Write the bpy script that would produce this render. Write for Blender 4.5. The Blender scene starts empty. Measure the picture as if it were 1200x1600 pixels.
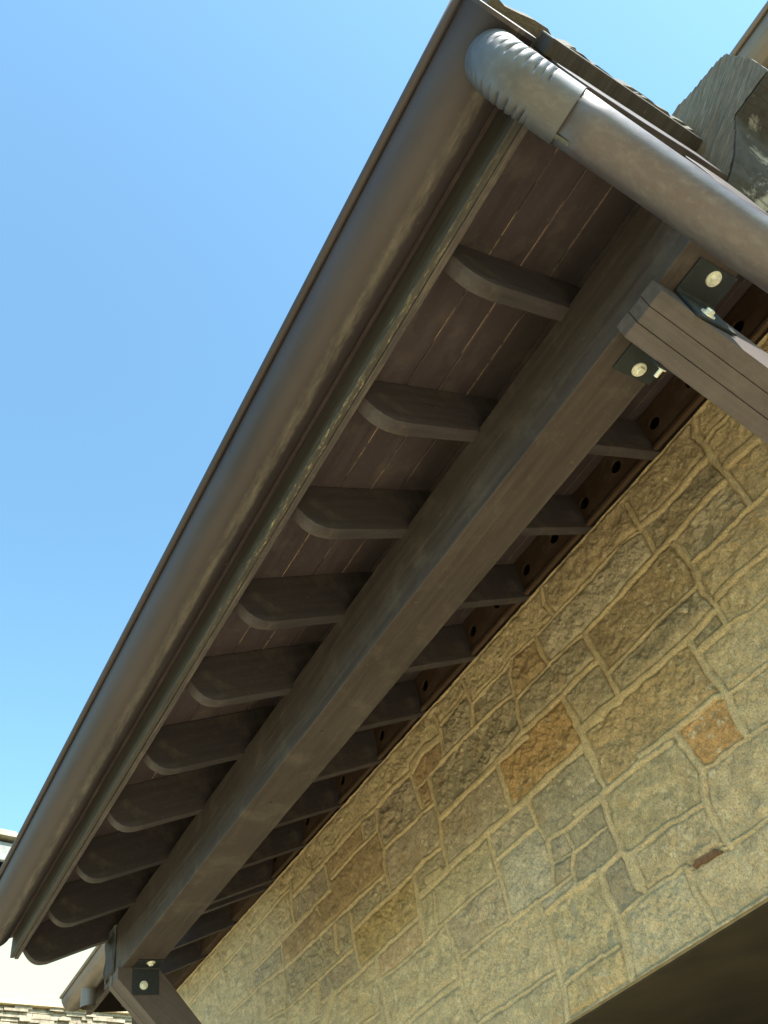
import bpy, bmesh, math, random
import numpy as np
from mathutils import Matrix, Vector

C = bpy.context.scene
COL = C.collection
random.seed(7)

# ------------------------------------------------------------------ camera
# world: X runs from the gutter towards the stone wall, Y along the eave (away), Z up; camera height is z = 0
RM = np.array([[0.85095368, -0.25631275, -0.45845568],
               [-0.48999779, -0.70173525, -0.51717482],
               [-0.18915601, 0.66473409, -0.72273688]])
FPX = 1275.0
cam = bpy.data.cameras.new("camera")
cam.sensor_fit = 'VERTICAL'; cam.sensor_height = 36.0; cam.lens = 36.0 * FPX / 1600.0
cam.clip_start = 0.02; cam.clip_end = 500
camo = bpy.data.objects.new("camera", cam); COL.objects.link(camo)
camo.matrix_world = Matrix([list(RM[0]) + [0], list(RM[1]) + [0], list(RM[2]) + [0], [0, 0, 0, 1]])
C.camera = camo

# ------------------------------------------------------------------ light
SUN_EL, SUN_X, SUN_Y = math.radians(48), 0.14, -1.0
w = bpy.data.worlds.new("World"); C.world = w; w.use_nodes = True
nt = w.node_tree; nt.nodes.clear()
sky = nt.nodes.new('ShaderNodeTexSky'); sky.sky_type = 'NISHITA'; sky.sun_disc = False
sky.sun_elevation = SUN_EL; sky.sun_rotation = math.atan2(SUN_X, SUN_Y)
sky.air_density = 1.0; sky.dust_density = 0.6; sky.ozone_density = 0.35; sky.altitude = 0
bg = nt.nodes.new('ShaderNodeBackground'); bg.inputs[1].default_value = 0.145
wo = nt.nodes.new('ShaderNodeOutputWorld')
tint = nt.nodes.new('ShaderNodeMix'); tint.data_type = 'RGBA'; tint.blend_type = 'MULTIPLY'; tint.inputs[0].default_value = 1.0
tint.inputs[7].default_value = (0.87, 1.16, 1.09, 1); nt.links.new(sky.outputs[0], tint.inputs[6])
nt.links.new(tint.outputs[2], bg.inputs[0]); nt.links.new(bg.outputs[0], wo.inputs[0])
sl = bpy.data.lights.new("sun", 'SUN'); sl.energy = 5.0; sl.angle = math.radians(0.55); sl.color = (1, 0.955, 0.88)
so = bpy.data.objects.new("sun", sl); COL.objects.link(so)
sd = Vector((SUN_X, SUN_Y, 0)).normalized() * math.cos(SUN_EL) + Vector((0, 0, math.sin(SUN_EL)))
so.rotation_euler = sd.to_track_quat('Z', 'Y').to_euler()
C.view_settings.view_transform = 'Standard'; C.view_settings.look = 'None'
C.view_settings.exposure = 1.4; C.view_settings.gamma = 1.0
try:
    C.cycles.max_bounces = 8; C.cycles.diffuse_bounces = 5
except Exception: pass

# ------------------------------------------------------------------ helpers
def ray(px, py):
    return RM @ np.array([px - 600.0, 800.0 - py, -FPX])
def on_x(px, py, X):
    r = ray(px, py); return r * X / r[0]

def mesh_obj(name, verts, faces, mat, parent=None, base=(0, 0, 0), smooth=False, auto=None):
    me = bpy.data.meshes.new(name)
    b = np.array(base, float)
    me.from_pydata([tuple(np.array(v, float) - b) for v in verts], [], faces)
    me.validate()
    if smooth: me.polygons.foreach_set('use_smooth', [True] * len(me.polygons))
    me.materials.append(mat); me.update()
    o = bpy.data.objects.new(name, me); COL.objects.link(o)
    if parent is None: o.location = base
    else: o.parent = parent
    return o
from mathutils import noise as mn
def bm_obj(name, bm, mat, parent=None, base=(0, 0, 0), smooth=False, bevel=0, seg=2, warp=0, wlen=.07):
    bmesh.ops.recalc_face_normals(bm, faces=bm.faces)
    if bevel:
        es = [e for e in bm.edges if len(e.link_faces) == 2 and e.calc_face_angle(0) > 0.5]
        bmesh.ops.bevel(bm, geom=es, offset=bevel, segments=seg, affect='EDGES', profile=0.6, clamp_overlap=True)
    if warp:
        for _ in range(7):
            es = [e for e in bm.edges if e.calc_length() > wlen]
            if not es: break
            bmesh.ops.subdivide_edges(bm, edges=es, cuts=1, use_grid_fill=True)
        bmesh.ops.triangulate(bm, faces=[f for f in bm.faces if len(f.verts) > 4])
        off = Vector((base[0] * 3.7, base[1] * 5.1, base[2] * 2.9))
        for vv in bm.verts:
            n1 = mn.noise_vector(vv.co * 9 + off); n2 = mn.noise_vector(vv.co * 1.3 + off); vv.co += n1 * warp + n2 * warp * 2.0
    bmesh.ops.translate(bm, verts=bm.verts, vec=-Vector(base))
    me = bpy.data.meshes.new(name); bm.to_mesh(me); bm.free()
    if smooth: me.polygons.foreach_set('use_smooth', [True] * len(me.polygons))
    me.materials.append(mat)
    o = bpy.data.objects.new(name, me); COL.objects.link(o)
    if parent is None: o.location = base
    else: o.parent = parent
    return o
def tag(o, label=None, cat=None, group=None, kind=None):
    if label: o['label'] = label
    if cat: o['category'] = cat
    if group: o['group'] = group
    if kind: o['kind'] = kind
    return o
def thing(name, label, cat, loc=(0, 0, 0), group=None):
    o = bpy.data.objects.new(name, None); o.empty_display_size = 0.05; COL.objects.link(o); o.location = loc
    return tag(o, label, cat, group)
def add_box(bm, x0, x1, y0, y1, z0, z1):
    v = [bm.verts.new(p) for p in [(x0, y0, z0), (x1, y0, z0), (x1, y1, z0), (x0, y1, z0),
                                   (x0, y0, z1), (x1, y0, z1), (x1, y1, z1), (x0, y1, z1)]]
    for f in [(0, 3, 2, 1), (4, 5, 6, 7), (0, 1, 5, 4), (1, 2, 6, 5), (2, 3, 7, 6), (3, 0, 4, 7)]:
        bm.faces.new([v[i] for i in f])
    return v
def add_prism(bm, prof, a0, a1, axis='y'):
    """prof: list of 2-D points; extruded along axis between a0 and a1"""
    def P(p, a):
        if axis == 'y': return (p[0], a, p[1])
        if axis == 'x': return (a, p[0], p[1])
        return (p[0], p[1], a)
    A = [bm.verts.new(P(p, a0)) for p in prof]; B = [bm.verts.new(P(p, a1)) for p in prof]
    n = len(prof)
    bm.faces.new(A[::-1]); bm.faces.new(B)
    for i in range(n):
        j = (i + 1) % n
        bm.faces.new([A[i], A[j], B[j], B[i]])
def subdivide_long(bm, cuts_len=0.35):
    for _ in range(6):
        es = [e for e in bm.edges if e.calc_length() > cuts_len]
        if not es: break
        bmesh.ops.subdivide_edges(bm, edges=es, cuts=1)
def tube(path, radius, n=24, cap=True):
    """path list of points, returns verts, faces"""
    P = [np.array(p, float) for p in path]; V = []; F = []
    T = []
    for i in range(len(P)):
        a = P[max(0, i - 1)]; b = P[min(len(P) - 1, i + 1)]; t = (b - a); T.append(t / np.linalg.norm(t))
    up = np.array([0, 0, 1.0]) if abs(T[0][2]) < 0.9 else np.array([0, 1.0, 0])
    u = np.cross(T[0], up); u /= np.linalg.norm(u)
    for i in range(len(P)):
        u = u - (u @ T[i]) * T[i]; u /= np.linalg.norm(u); vv = np.cross(T[i], u)
        r = radius[i] if hasattr(radius, '__len__') else radius
        for k in range(n):
            a = 2 * math.pi * k / n
            V.append(P[i] + r * (math.cos(a) * u + math.sin(a) * vv))
    for i in range(len(P) - 1):
        for k in range(n):
            k2 = (k + 1) % n
            F.append((i * n + k, i * n + k2, (i + 1) * n + k2, (i + 1) * n + k))
    if cap:
        F.append(tuple(range(n))[::-1]); F.append(tuple((len(P) - 1) * n + k for k in range(n)))
    return V, F

# --- materials
class M:
    def __init__(s, name):
        s.m = bpy.data.materials.new(name); s.m.use_nodes = True
        s.t = s.m.node_tree; s.b = s.t.nodes['Principled BSDF']; s.tc = s.t.nodes.new('ShaderNodeTexCoord')
    def n(s, typ, **kw):
        x = s.t.nodes.new(typ)
        for k, v in kw.items(): setattr(x, k, v)
        return x
    def l(s, a, b): s.t.links.new(a, b)
    def mapping(s, scale=(1, 1, 1), rot=(0, 0, 0), loc=(0, 0, 0)):
        m = s.n('ShaderNodeMapping'); m.inputs['Scale'].default_value = scale; m.inputs['Location'].default_value = loc
        src = s.tc.outputs['Object']
        if any(rot):
            q = s.n('ShaderNodeMapping'); q.inputs['Rotation'].default_value = rot; s.l(src, q.inputs['Vector']); src = q.outputs[0]
        s.l(src, m.inputs['Vector']); return m.outputs[0]
    def noise(s, vec, scale, detail=5, rough=0.6, dist=0):
        x = s.n('ShaderNodeTexNoise'); x.inputs['Scale'].default_value = scale
        x.inputs['Detail'].default_value = detail; x.inputs['Roughness'].default_value = rough
        x.inputs['Distortion'].default_value = dist
        if vec is not None: s.l(vec, x.inputs['Vector'])
        return x.outputs['Fac']
    def ramp(s, fac, stops):
        r = s.n('ShaderNodeValToRGB'); e = r.color_ramp.elements
        while len(e) < len(stops): e.new(0.5)
        for i, (p, c) in enumerate(stops):
            e[i].position = p; e[i].color = (c[0], c[1], c[2], 1) if hasattr(c, '__len__') else (c, c, c, 1)
        s.l(fac, r.inputs[0]); return r.outputs[0]
    def mix(s, fac, a, b, mode='MIX'):
        x = s.n('ShaderNodeMix', data_type='RGBA', blend_type=mode)
        for inp, v in ((x.inputs[0], fac), (x.inputs[6], a), (x.inputs[7], b)):
            if hasattr(v, 'is_linked'): s.l(v, inp)
            elif hasattr(v, '__len__'): inp.default_value = (v[0], v[1], v[2], 1)
            else: inp.default_value = v
        return x.outputs[2]
    def math(s, op, a, b=0.0):
        x = s.n('ShaderNodeMath', operation=op)
        for inp, v in ((x.inputs[0], a), (x.inputs[1], b)):
            if hasattr(v, 'is_linked'): s.l(v, inp)
            else: inp.default_value = v
        return x.outputs[0]
    def bump(s, h, strength=0.5, dist=0.002):
        x = s.n('ShaderNodeBump'); x.inputs['Strength'].default_value = strength
        x.inputs['Distance'].default_value = dist; s.l(h, x.inputs['Height']); s.l(x.outputs[0], s.b.inputs['Normal'])
    def out(s, color=None, rough=None, metal=None, spec=None):
        for nm, v in (('Base Color', color), ('Roughness', rough), ('Metallic', metal), ('Specular IOR Level', spec)):
            if v is None: continue
            if hasattr(v, 'is_linked'): s.l(v, s.b.inputs[nm])
            elif hasattr(v, '__len__'): s.b.inputs[nm].default_value = (v[0], v[1], v[2], 1)
            else: s.b.inputs[nm].default_value = v
        return s.m

def wood(name, dark, light, axis='y', rough=0.62, rot=(0, 0, 0), worn=0.0, fine=1.0):
    m = M(name)
    sc = {'y': (16, 0.9, 16), 'x': (0.9, 16, 16), 'z': (16, 16, 0.9)}[axis]
    v = m.mapping(sc, rot)
    g = m.noise(v, 3.0 * fine, 8, 0.65, 0.6)
    big = m.noise(m.mapping((1, 1, 1)), 3.0, 4, 0.5)
    fac = m.math('ADD', m.math('MULTIPLY', g, 0.65), m.math('MULTIPLY', big, 0.35))
    col = m.ramp(fac, [(0.33, dark), (0.66, light)])
    sp = m.noise(m.mapping((1, 1, 1)), 60, 3, 0.7)
    col = m.mix(m.math('MULTIPLY', m.ramp(sp, [(0.62, 0.0), (0.72, 1.0)]), 0.22), col, (0.16, 0.145, 0.125))
    oi = m.n('ShaderNodeObjectInfo'); col = m.mix(1.0, col, m.ramp(oi.outputs['Random'], [(0, .84), (1, 1.16)]), 'MULTIPLY')
    # drying checks along the grain and paler weathered patches
    ck = m.noise(v, 5.5, 4, 0.8, 1.2)
    col = m.mix(m.math('MULTIPLY', m.ramp(ck, [(.495, 0.0), (.5, 1.0), (.505, 0.0)]), .55), col, (.012, .010, .009))
    pt = m.noise(m.mapping((1, 1, 1), loc=(3, 1, 7)), 7.5, 5, .7)
    col = m.mix(m.math('MULTIPLY', m.ramp(pt, [(.52, 0.0), (.68, 1.0)]), .30), col, (.135, .115, .098))
    if worn:
        wn = m.noise(v, 6.0, 6, 0.7)
        col = m.mix(m.math('MULTIPLY', m.ramp(wn, [(0.52, 0.0), (0.62, 1.0)]), worn), col, (0.30, 0.27, 0.22))
    m.bump(g, 0.5, 0.0022)
    return m.out(col, m.ramp(g, [(0.3, rough - 0.12), (0.7, rough + 0.12)]), spec=0.22)

W_BEAM = wood('beam_wood', (0.0386, 0.0303, 0.0297), (0.0762, 0.0616, 0.0594), 'y')
SL = math.atan(0.372)
W_RAFT = wood('rafter_wood', (0.0293, 0.0253, 0.0293), (0.0558, 0.0487, 0.0553), 'x', rot=(0, SL, 0))
W_DECK = wood('deck_wood', (0.0412, 0.0320, 0.0382), (0.0696, 0.0545, 0.0657), 'y', rough=0.6)
W_BRACE = wood('brace_wood', (0.0604, 0.0479, 0.0456), (0.1010, 0.0822, 0.0795), 'x', rot=(0, -math.radians(40), 0))
W_BLOCK = wood('block_wood', (0.036, 0.023, 0.016), (0.063, 0.038, 0.026), 'y', rough=0.6)
W_LIGHT = wood('fascia_strip_wood', (0.0410, 0.0348, 0.0392), (0.0740, 0.0620, 0.0678), 'y', rough=0.7, worn=0.15)

def fascia_mat():
    m = M('fascia_wood')
    v = m.mapping((16, 0.9, 16)); g = m.noise(v, 3, 8, 0.65, 0.5)
    col = m.ramp(g, [(0.33, (0.035, 0.032, 0.032)), (0.66, (0.06, 0.056, 0.055))])
    # lime and lichen deposits in a broken line above the lower edge
    sep = m.n('ShaderNodeSeparateXYZ'); m.l(m.tc.outputs['Object'], sep.inputs[0])
    z = sep.outputs[2]; y = sep.outputs[1]
    band = m.ramp(z, [(0.0, 1.0), (0.014, 0.55), (0.04, 0.0)])
    yy = m.ramp(m.math('MULTIPLY', m.math('ADD', y, 2.1), 0.25), [(0.05, 0.1), (0.15, 0.8), (0.36, 1.0), (0.5, 0.12)])
    st = m.ramp(m.noise(m.mapping((40, 6, 40)), 3, 8, 0.8), [(0.54, 0.0), (0.62, 1.0)])
    f = m.math('MULTIPLY', m.math('MULTIPLY', band, yy), st)
    col = m.mix(f, col, (0.30, 0.27, 0.17))
    f2 = m.ramp(m.noise(m.mapping((40, 3, 40)), 4, 5, 0.7), [(0.66, 0.0), (0.72, 0.6)])
    col = m.mix(f2, col, (0.24, 0.22, 0.19))
    m.bump(g, 0.4, 0.002)
    return m.out(col, 0.7, spec=0.3)
W_FASC = fascia_mat()

def copper(name, a, b, streak, metal=0.55, rough=0.42, drops=True, axis='y'):
    m = M(name)
    big = m.noise(m.mapping((1, 1, 1)), 4.5, 6, 0.6, 0.4)
    sc = (22, 1.2, 22) if axis == 'y' else (1.2, 22, 22)
    st = m.noise(m.mapping(sc), 2.4, 6, 0.7)
    col = m.ramp(big, [(0.32, a), (0.68, b)])
    col = m.mix(m.math('MULTIPLY', m.ramp(st, [(0.48, 0.0), (0.7, 1.0)]), 0.45), col, streak)
    fine = m.noise(m.mapping((1, 1, 1)), 90, 4, 0.7)
    col = m.mix(m.math('MULTIPLY', m.ramp(fine, [(0.55, 0.0), (0.75, 1.0)]), 0.10), col, (0.30, 0.29, 0.27))
    if drops:
        vo = m.n('ShaderNodeTexVoronoi', feature='F1'); vo.inputs['Scale'].default_value = 11
        m.l(m.mapping((1, 0.8, 1)), vo.inputs['Vector'])
        d = m.ramp(vo.outputs['Distance'], [(0.03, 1.0), (0.055, 0.0)])
        brk = m.ramp(m.noise(m.mapping((1, 1, 1)), 130, 3, 0.8), [(0.5, 0.0), (0.56, 1.0)])
        sel = m.ramp(m.noise(m.mapping((1, 1, 1)), 5, 2), [(0.5, 0.0), (0.56, 1.0)])
        f = m.math('MULTIPLY', m.math('MULTIPLY', d, brk), sel)
        col = m.mix(f, col, (0.62, 0.60, 0.55))
    m.bump(m.noise(m.mapping((3, 1, 3)), 10, 4, 0.6), 0.12, 0.004)
    return m.out(col, m.ramp(big, [(0.3, rough - 0.06), (0.7, rough + 0.10)]), metal=metal, spec=0.5)

def gutter_mat():
    m = M('gutter_copper')
    big = m.noise(m.mapping((3, 1, 3)), 2.2, 6, 0.6, 0.4)
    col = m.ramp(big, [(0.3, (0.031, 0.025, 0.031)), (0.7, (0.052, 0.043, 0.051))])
    # ragged dust line low on the back of the trough (local z measured from the lip)
    sep = m.n('ShaderNodeSeparateXYZ'); m.l(m.tc.outputs['Object'], sep.inputs[0])
    edge = m.noise(m.mapping((30, 30, 30)), 1.0, 5, 0.75)
    xx = m.math('ADD', sep.outputs[0], m.math('MULTIPLY', m.math('SUBTRACT', edge, 0.5), 0.030))
    band = m.ramp(m.math('MULTIPLY', m.math('ADD', xx, 0.02), 8.0), [(0.10, 0.0), (0.27, 0.8), (0.36, 0.8), (0.44, 0.0)])
    st = m.ramp(m.noise(m.mapping((35, 6, 35)), 2.0, 6, 0.7), [(0.35, 0.1), (0.65, 1.0)])
    col = m.mix(m.math('MULTIPLY', m.math('MULTIPLY', band, st), 0.42), col, (0.33, 0.30, 0.26))
    vo = m.n('ShaderNodeTexVoronoi', feature='F1'); vo.inputs['Scale'].default_value = 13
    m.l(m.mapping((1, 0.8, 1)), vo.inputs['Vector'])
    d = m.ramp(vo.outputs['Distance'], [(0.025, 1.0), (0.05, 0.0)])
    brk = m.ramp(m.noise(m.mapping((1, 1, 1)), 140, 3, 0.8), [(0.49, 0.0), (0.55, 1.0)])
    lowb = m.ramp(m.math('MULTIPLY', m.math('ADD', sep.outputs[0], 0.02), 8.0), [(0.15, 0.0), (0.3, 1.0)])
    f = m.math('MULTIPLY', m.math('MULTIPLY', d, brk), lowb)
    col = m.mix(f, col, (0.66, 0.64, 0.6))
    m.bump(m.noise(m.mapping((2, 1, 2)), 6, 3, 0.5), 0.15, 0.006)
    return m.out(col, m.ramp(big, [(0.3, 0.54), (0.7, 0.66)]), metal=0.2, spec=0.48)
GUT = gutter_mat()
PIPE = copper('downspout_copper', (0.063, 0.052, 0.060), (0.092, 0.084, 0.093), (0.126, 0.122, 0.130), metal=0.4, rough=0.44, axis='x')
ELB = copper('elbow_copper', (0.063, 0.063, 0.073), (0.095, 0.096, 0.105), (0.135, 0.140, 0.143), metal=0.4, rough=0.44, axis='x')
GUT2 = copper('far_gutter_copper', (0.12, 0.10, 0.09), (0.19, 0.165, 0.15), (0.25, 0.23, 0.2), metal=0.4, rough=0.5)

def simple(name, col, rough=0.6, metal=0.0, nscale=20, amt=0.25, bump=0.3, bd=0.002):
    m = M(name); f = m.noise(m.mapping((1, 1, 1)), nscale, 6, 0.65)
    a = [c * (1 - amt) for c in col]; b = [min(1, c * (1 + amt)) for c in col]
    m.bump(f, bump, bd)
    return m.out(m.ramp(f, [(0.3, a), (0.7, b)]), rough, metal)
STEEL = simple('black_steel', (0.016, 0.021, 0.026), 0.55, 0.1, 60, 0.3, 0.25, 0.001)
ZINC = simple('zinc_bolt', (0.80, 0.79, 0.70), 0.38, 0.35, 120, 0.2, 0.2, 0.0006)
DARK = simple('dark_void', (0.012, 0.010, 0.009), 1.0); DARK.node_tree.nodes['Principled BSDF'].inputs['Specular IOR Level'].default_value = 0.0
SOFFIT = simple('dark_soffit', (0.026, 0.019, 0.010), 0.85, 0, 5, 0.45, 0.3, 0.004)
PAVE = simple('pale_paving', (0.66, 0.52, 0.28), 0.9, 0, 1.2, 0.15)
STUCCO = simple('cream_stucco', (0.245, 0.265, 0.215), 0.9, 0, 3, 0.04, 0.3, 0.003)
GREYP = simple('grey_fascia_paint', (0.20, 0.20, 0.19), 0.6, 0, 9, 0.25)

# ------------------------------------------------------------------ ground
D = 2.17
g = mesh_obj('ground', [(-60, -60, -1.654), (60, -60, -1.654), (60, 90, -1.654), (-60, 90, -1.654)], [(0, 1, 2, 3)], simple('dry_grass', (.10, .10, .045), .95, 0, 6, .5))
tag(g, 'ground around the building', kind='structure')
g = mesh_obj('pavement', [(-2.2, -9, -1.65), (D, -9, -1.65), (D, 12, -1.65), (-2.2, 12, -1.65)], [(0, 1, 2, 3)], PAVE)
tag(g, 'pale sunlit paving below the eaves', kind='structure')

# ------------------------------------------------------------------ stone wall
ZL, ZT = 0.705, 2.102
JOINTS = "9.5 1000 824 1040 792 1105 716;11.2 1085 658 1086 680 1102 692 1112 715 1135 740 1174 790;5 1104 689 1115 672 1141 649 1175 605;15 1138 725 1152 712 1185 682 1215 652;7.5 1168 798 1175 792 1200 770 1225 745;7.5 1174 792 1166 798 1118 848 1082 880;8.8 1132 752 1108 775 1075 815 1060 832 1030 862 1022 872 982 915 970 930;8.8 980 788 996 818 1008 832 1025 862;4 1008 830 995 832 972 850 945 880 905 920;11.2 1055 850 1072 870 1085 890 1100 925;10 1225 840 1200 860 1162 892 1132 918 1120 932;8.8 1085 895 1092 912 1115 942 1135 978;5 948 878 900 928;5.5 970 930 912 990 900 1002;8.8 1150 902 1120 935;7.5 1090 915 1050 952 955 1048;10 915 992 928 1015 948 1045 970 1088;11.2 1118 955 1080 995 1030 1040 972 1088;16.2 968 1092 940 1112 912 1140;12.5 1135 979 1112 1000 1090 1018;5.5 1135 978 1178 952 1200 934 1225 918;12.5 1075 1002 1092 1020 1108 1050 1138 1085 1150 1118 1168 1152;7 1138 1085 1170 1060 1200 1038 1225 1020;11.2 1138 1085 1118 1088 1098 1105 1055 1142 1010 1175 1000 1182;9 1168 1152 1200 1132 1225 1115;6.5 1168 1155 1140 1172 1125 1185;11.2 1055 1145 1075 1172 1080 1180;6.5 898 1068 932 1035;11.2 900 1132 912 1152 922 1178;9 915 1168 930 1198 948 1235;10.5 1050 1160 1000 1192 945 1238 900 1272;12.5 1065 1162 1100 1202 1100 1245 1120 1290 1142 1322;7 1100 1200 1118 1195 1150 1165;9.5 1102 1255 1050 1285 980 1338;9 941 1245 952 1280 975 1335 998 1372 1008 1392;20 985 1342 1000 1380;7 1142 1322 1200 1282 1225 1265;6.5 1142 1322 1120 1332 1082 1358 1072 1355 1020 1390 972 1428;7 915 1170 898 1184;3.8 948 1292 900 1332;10 972 1332 942 1360 900 1390;11.2 938 1362 950 1400 968 1430 982 1480;10.5 1075 1358 1090 1398 1118 1448;4.5 928 900 870 960 835 998 802 1028 788 1048 758 1078 738 1100;8 848 920 852 942 866 960;5.5 940 962 910 992 860 1038 808 1092;8.5 840 1000 848 1022 860 1038;6.5 915 990 930 1018 938 1035;8.8 932 1035 900 1062 890 1078 820 1142 770 1198;11.5 882 1092 910 1145 932 1192;12 940 1120 912 1142;7 808 1092 812 1120 819 1140;5.5 800 1035 800 1060 805 1090;5.5 800 1085 780 1102 745 1135 690 1190;6 725 1065 738 1100 740 1132;5.5 728 1085 710 1110 690 1132;6 680 1118 690 1140 694 1180;10 688 1152 665 1168 645 1195;10 912 1165 878 1198;6 642 1210 652 1232 660 1260;3.8 694 1188 678 1205 655 1230;3.8 678 1255 640 1290;6.2 672 1218 681 1255 689 1280 692 1320 702 1352;9 825 1150 780 1190 740 1228 690 1278;9.5 780 1200 792 1238 800 1262;10.5 912 1168 865 1208 825 1248 765 1300 698 1360 658 1400;8.8 912 1168 930 1195;6.5 826 1250 840 1290 858 1315 865 1350 865 1380;8.5 940 1248 890 1292 858 1312;5 886 1300 898 1328 895 1358 901 1382;4.5 940 1298 898 1332 865 1350;7 840 1290 810 1315 780 1342;7.5 765 1308 776 1342 784 1370 800 1432;5 780 1370 740 1400 688 1448;9 940 1362 900 1385 852 1425;8.5 840 1410 852 1428;5.5 895 1368 845 1405 795 1445;4.5 694 1322 665 1342 648 1362 640 1370;6 648 1370 655 1405 659 1445;12.5 668 1375 690 1360;5.5 680 1395 685 1438;3.8 656 1432 640 1446;9.5 840 1410 852 1432 865 1470 872 1512 882 1540 890 1600;12 955 1408 972 1440 988 1525;6.5 998 1408 972 1428;8 968 1478 925 1505 885 1535;7 872 1515 800 1565 750 1598 720 1618;7 700 1448 710 1475 720 1500 722 1532 732 1580 745 1600;5 840 1408 800 1436 760 1465 722 1498;8.5 719 1535 698 1550;7 688 1155 658 1178 645 1205 615 1232 590 1260 565 1282 515 1338 490 1365 460 1398;5 645 1212 655 1238 662 1262;5.5 678 1255 640 1290 602 1325;3 611 1205 615 1228;3.5 562 1240 565 1270 570 1312;4.5 590 1268 591 1295 602 1325 602 1350 612 1395;4.5 590 1298 552 1335 520 1372;4.5 510 1352 518 1390;3.5 518 1390 490 1418 462 1442;3 485 1340 490 1365;6.5 694 1322 665 1342 645 1365 612 1398 590 1418;5 602 1365 575 1390 545 1418;5 648 1368 658 1402;5 456 1378 458 1418 462 1445;4.5 458 1385 440 1402 415 1432;6.5 610 1400 555 1452;5.5 605 1362 520 1442 485 1475 448 1510 420 1530;5 515 1392 462 1445 420 1490;4 442 1472 446 1512 448 1570 452 1600;6 550 1428 555 1470 564 1508;6 525 1445 528 1485;4.5 552 1482 502 1528 448 1578 420 1592;7 658 1430 590 1492 560 1520 528 1548 505 1565;5.5 648 1370 658 1410 666 1470;4.5 718 1422 665 1472 625 1508 595 1530;8.5 590 1495 595 1530 610 1598;5 682 1400 685 1450;7 700 1445 718 1498;8.5 718 1532 682 1560 638 1598;6 595 1580 568 1600 540 1622;3.8 500 1530 501 1590;9 522 1550 508 1598;4.5 501 1590 490 1598 470 1615;3.7 429 1417 398 1451 376 1481 358 1501 325 1538 292 1578;3.3 490 1420 446 1466 417 1497 398 1516;2.6 396 1468 396 1497 398 1541;3.7 446 1506 409 1539 362 1583;2.2 396 1494 365 1523;3.3 360 1508 357 1593;2.2 308 1527 307 1556"
rng = np.random.RandomState(3)
def vnoise(x, y, seed):
    r = np.random.RandomState(seed); T = r.rand(256, 256)
    xi = np.floor(x).astype(int); yi = np.floor(y).astype(int); fx = x - xi; fy = y - yi
    fx = fx * fx * (3 - 2 * fx); fy = fy * fy * (3 - 2 * fy)
    a = T[xi & 255, yi & 255]; b = T[(xi + 1) & 255, yi & 255]; c = T[xi & 255, (yi + 1) & 255]; d = T[(xi + 1) & 255, (yi + 1) & 255]
    return (a * (1 - fx) + b * fx) * (1 - fy) + (c * (1 - fx) + d * fx) * fy
def fbm(x, y, s, octs, seed, gain=0.5):
    t = np.zeros_like(x); amp = 1.0; tot = 0
    for k in range(octs):
        a = 0.6 + 1.1 * k; xr = x * math.cos(a) - y * math.sin(a); yr = x * math.sin(a) + y * math.cos(a)
        t += amp * vnoise(xr * s * 2 ** k + 17 * k + 500, yr * s * 2 ** k + 31 * k + 500, seed + k); tot += amp; amp *= gain
    return t / tot
segs = []
for rec in JOINTS.split(';'):
    a = [float(v) for v in rec.split()]; wpx = a[0]; pts = [(a[i], a[i + 1]) for i in range(1, len(a), 2)]
    W = [on_x(p[0], p[1], D) for p in pts]
    for i in range(len(pts) - 1):
        p, q = np.array(pts[i]), np.array(pts[i + 1]); mid = (p + q) / 2; d = q - p; L = np.linalg.norm(d)
        if L < 1: continue
        nrm = np.array([-d[1], d[0]]) / L * wpx / 2
        A = on_x(*(mid - nrm), D); B = on_x(*(mid + nrm), D); a1 = W[i][1:]; b1 = W[i + 1][1:]
        dd = (b1 - a1) / (np.linalg.norm(b1 - a1) + 1e-9); AB = (B - A)[1:]
        hw = abs(AB[0] * dd[1] - AB[1] * dd[0]) / 2
        segs.append((a1[0], a1[1], b1[0], b1[1], min(max(hw, 0.0035), 0.03)))
# courses outside what the photograph shows
def courses(y0, y1, z0, z1, seed):
    r = random.Random(seed); z = z0
    while z < z1:
        h = r.choice([0.11, 0.15, 0.19, 0.24]); zt = min(z + h, z1)
        segs.append((y0, zt, y1, zt + r.uniform(-.006, .006), r.uniform(.006, .011)))
        y = y0 + r.uniform(0, .2)
        while y < y1:
            segs.append((y, z, y + r.uniform(-.01, .01), zt, r.uniform(.005, .010)))
            if h > .16 and r.random() < .5:
                y2 = y + r.uniform(.2, .4); zm = z + h * r.uniform(.4, .6); segs.append((y, zm, min(y2, y1), zm, .006)); y = y2
            else: y += r.uniform(.18, .5)
        z = zt
courses(-1.6, 0.28, ZL, ZT, 5)
courses(5.75, 7.4, ZL, ZT, 6)
segs.append((-2, ZT - .002, 8, ZT - .002, 0.007))
segs.append((-2, ZL, 8, ZL, 0.010))
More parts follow.
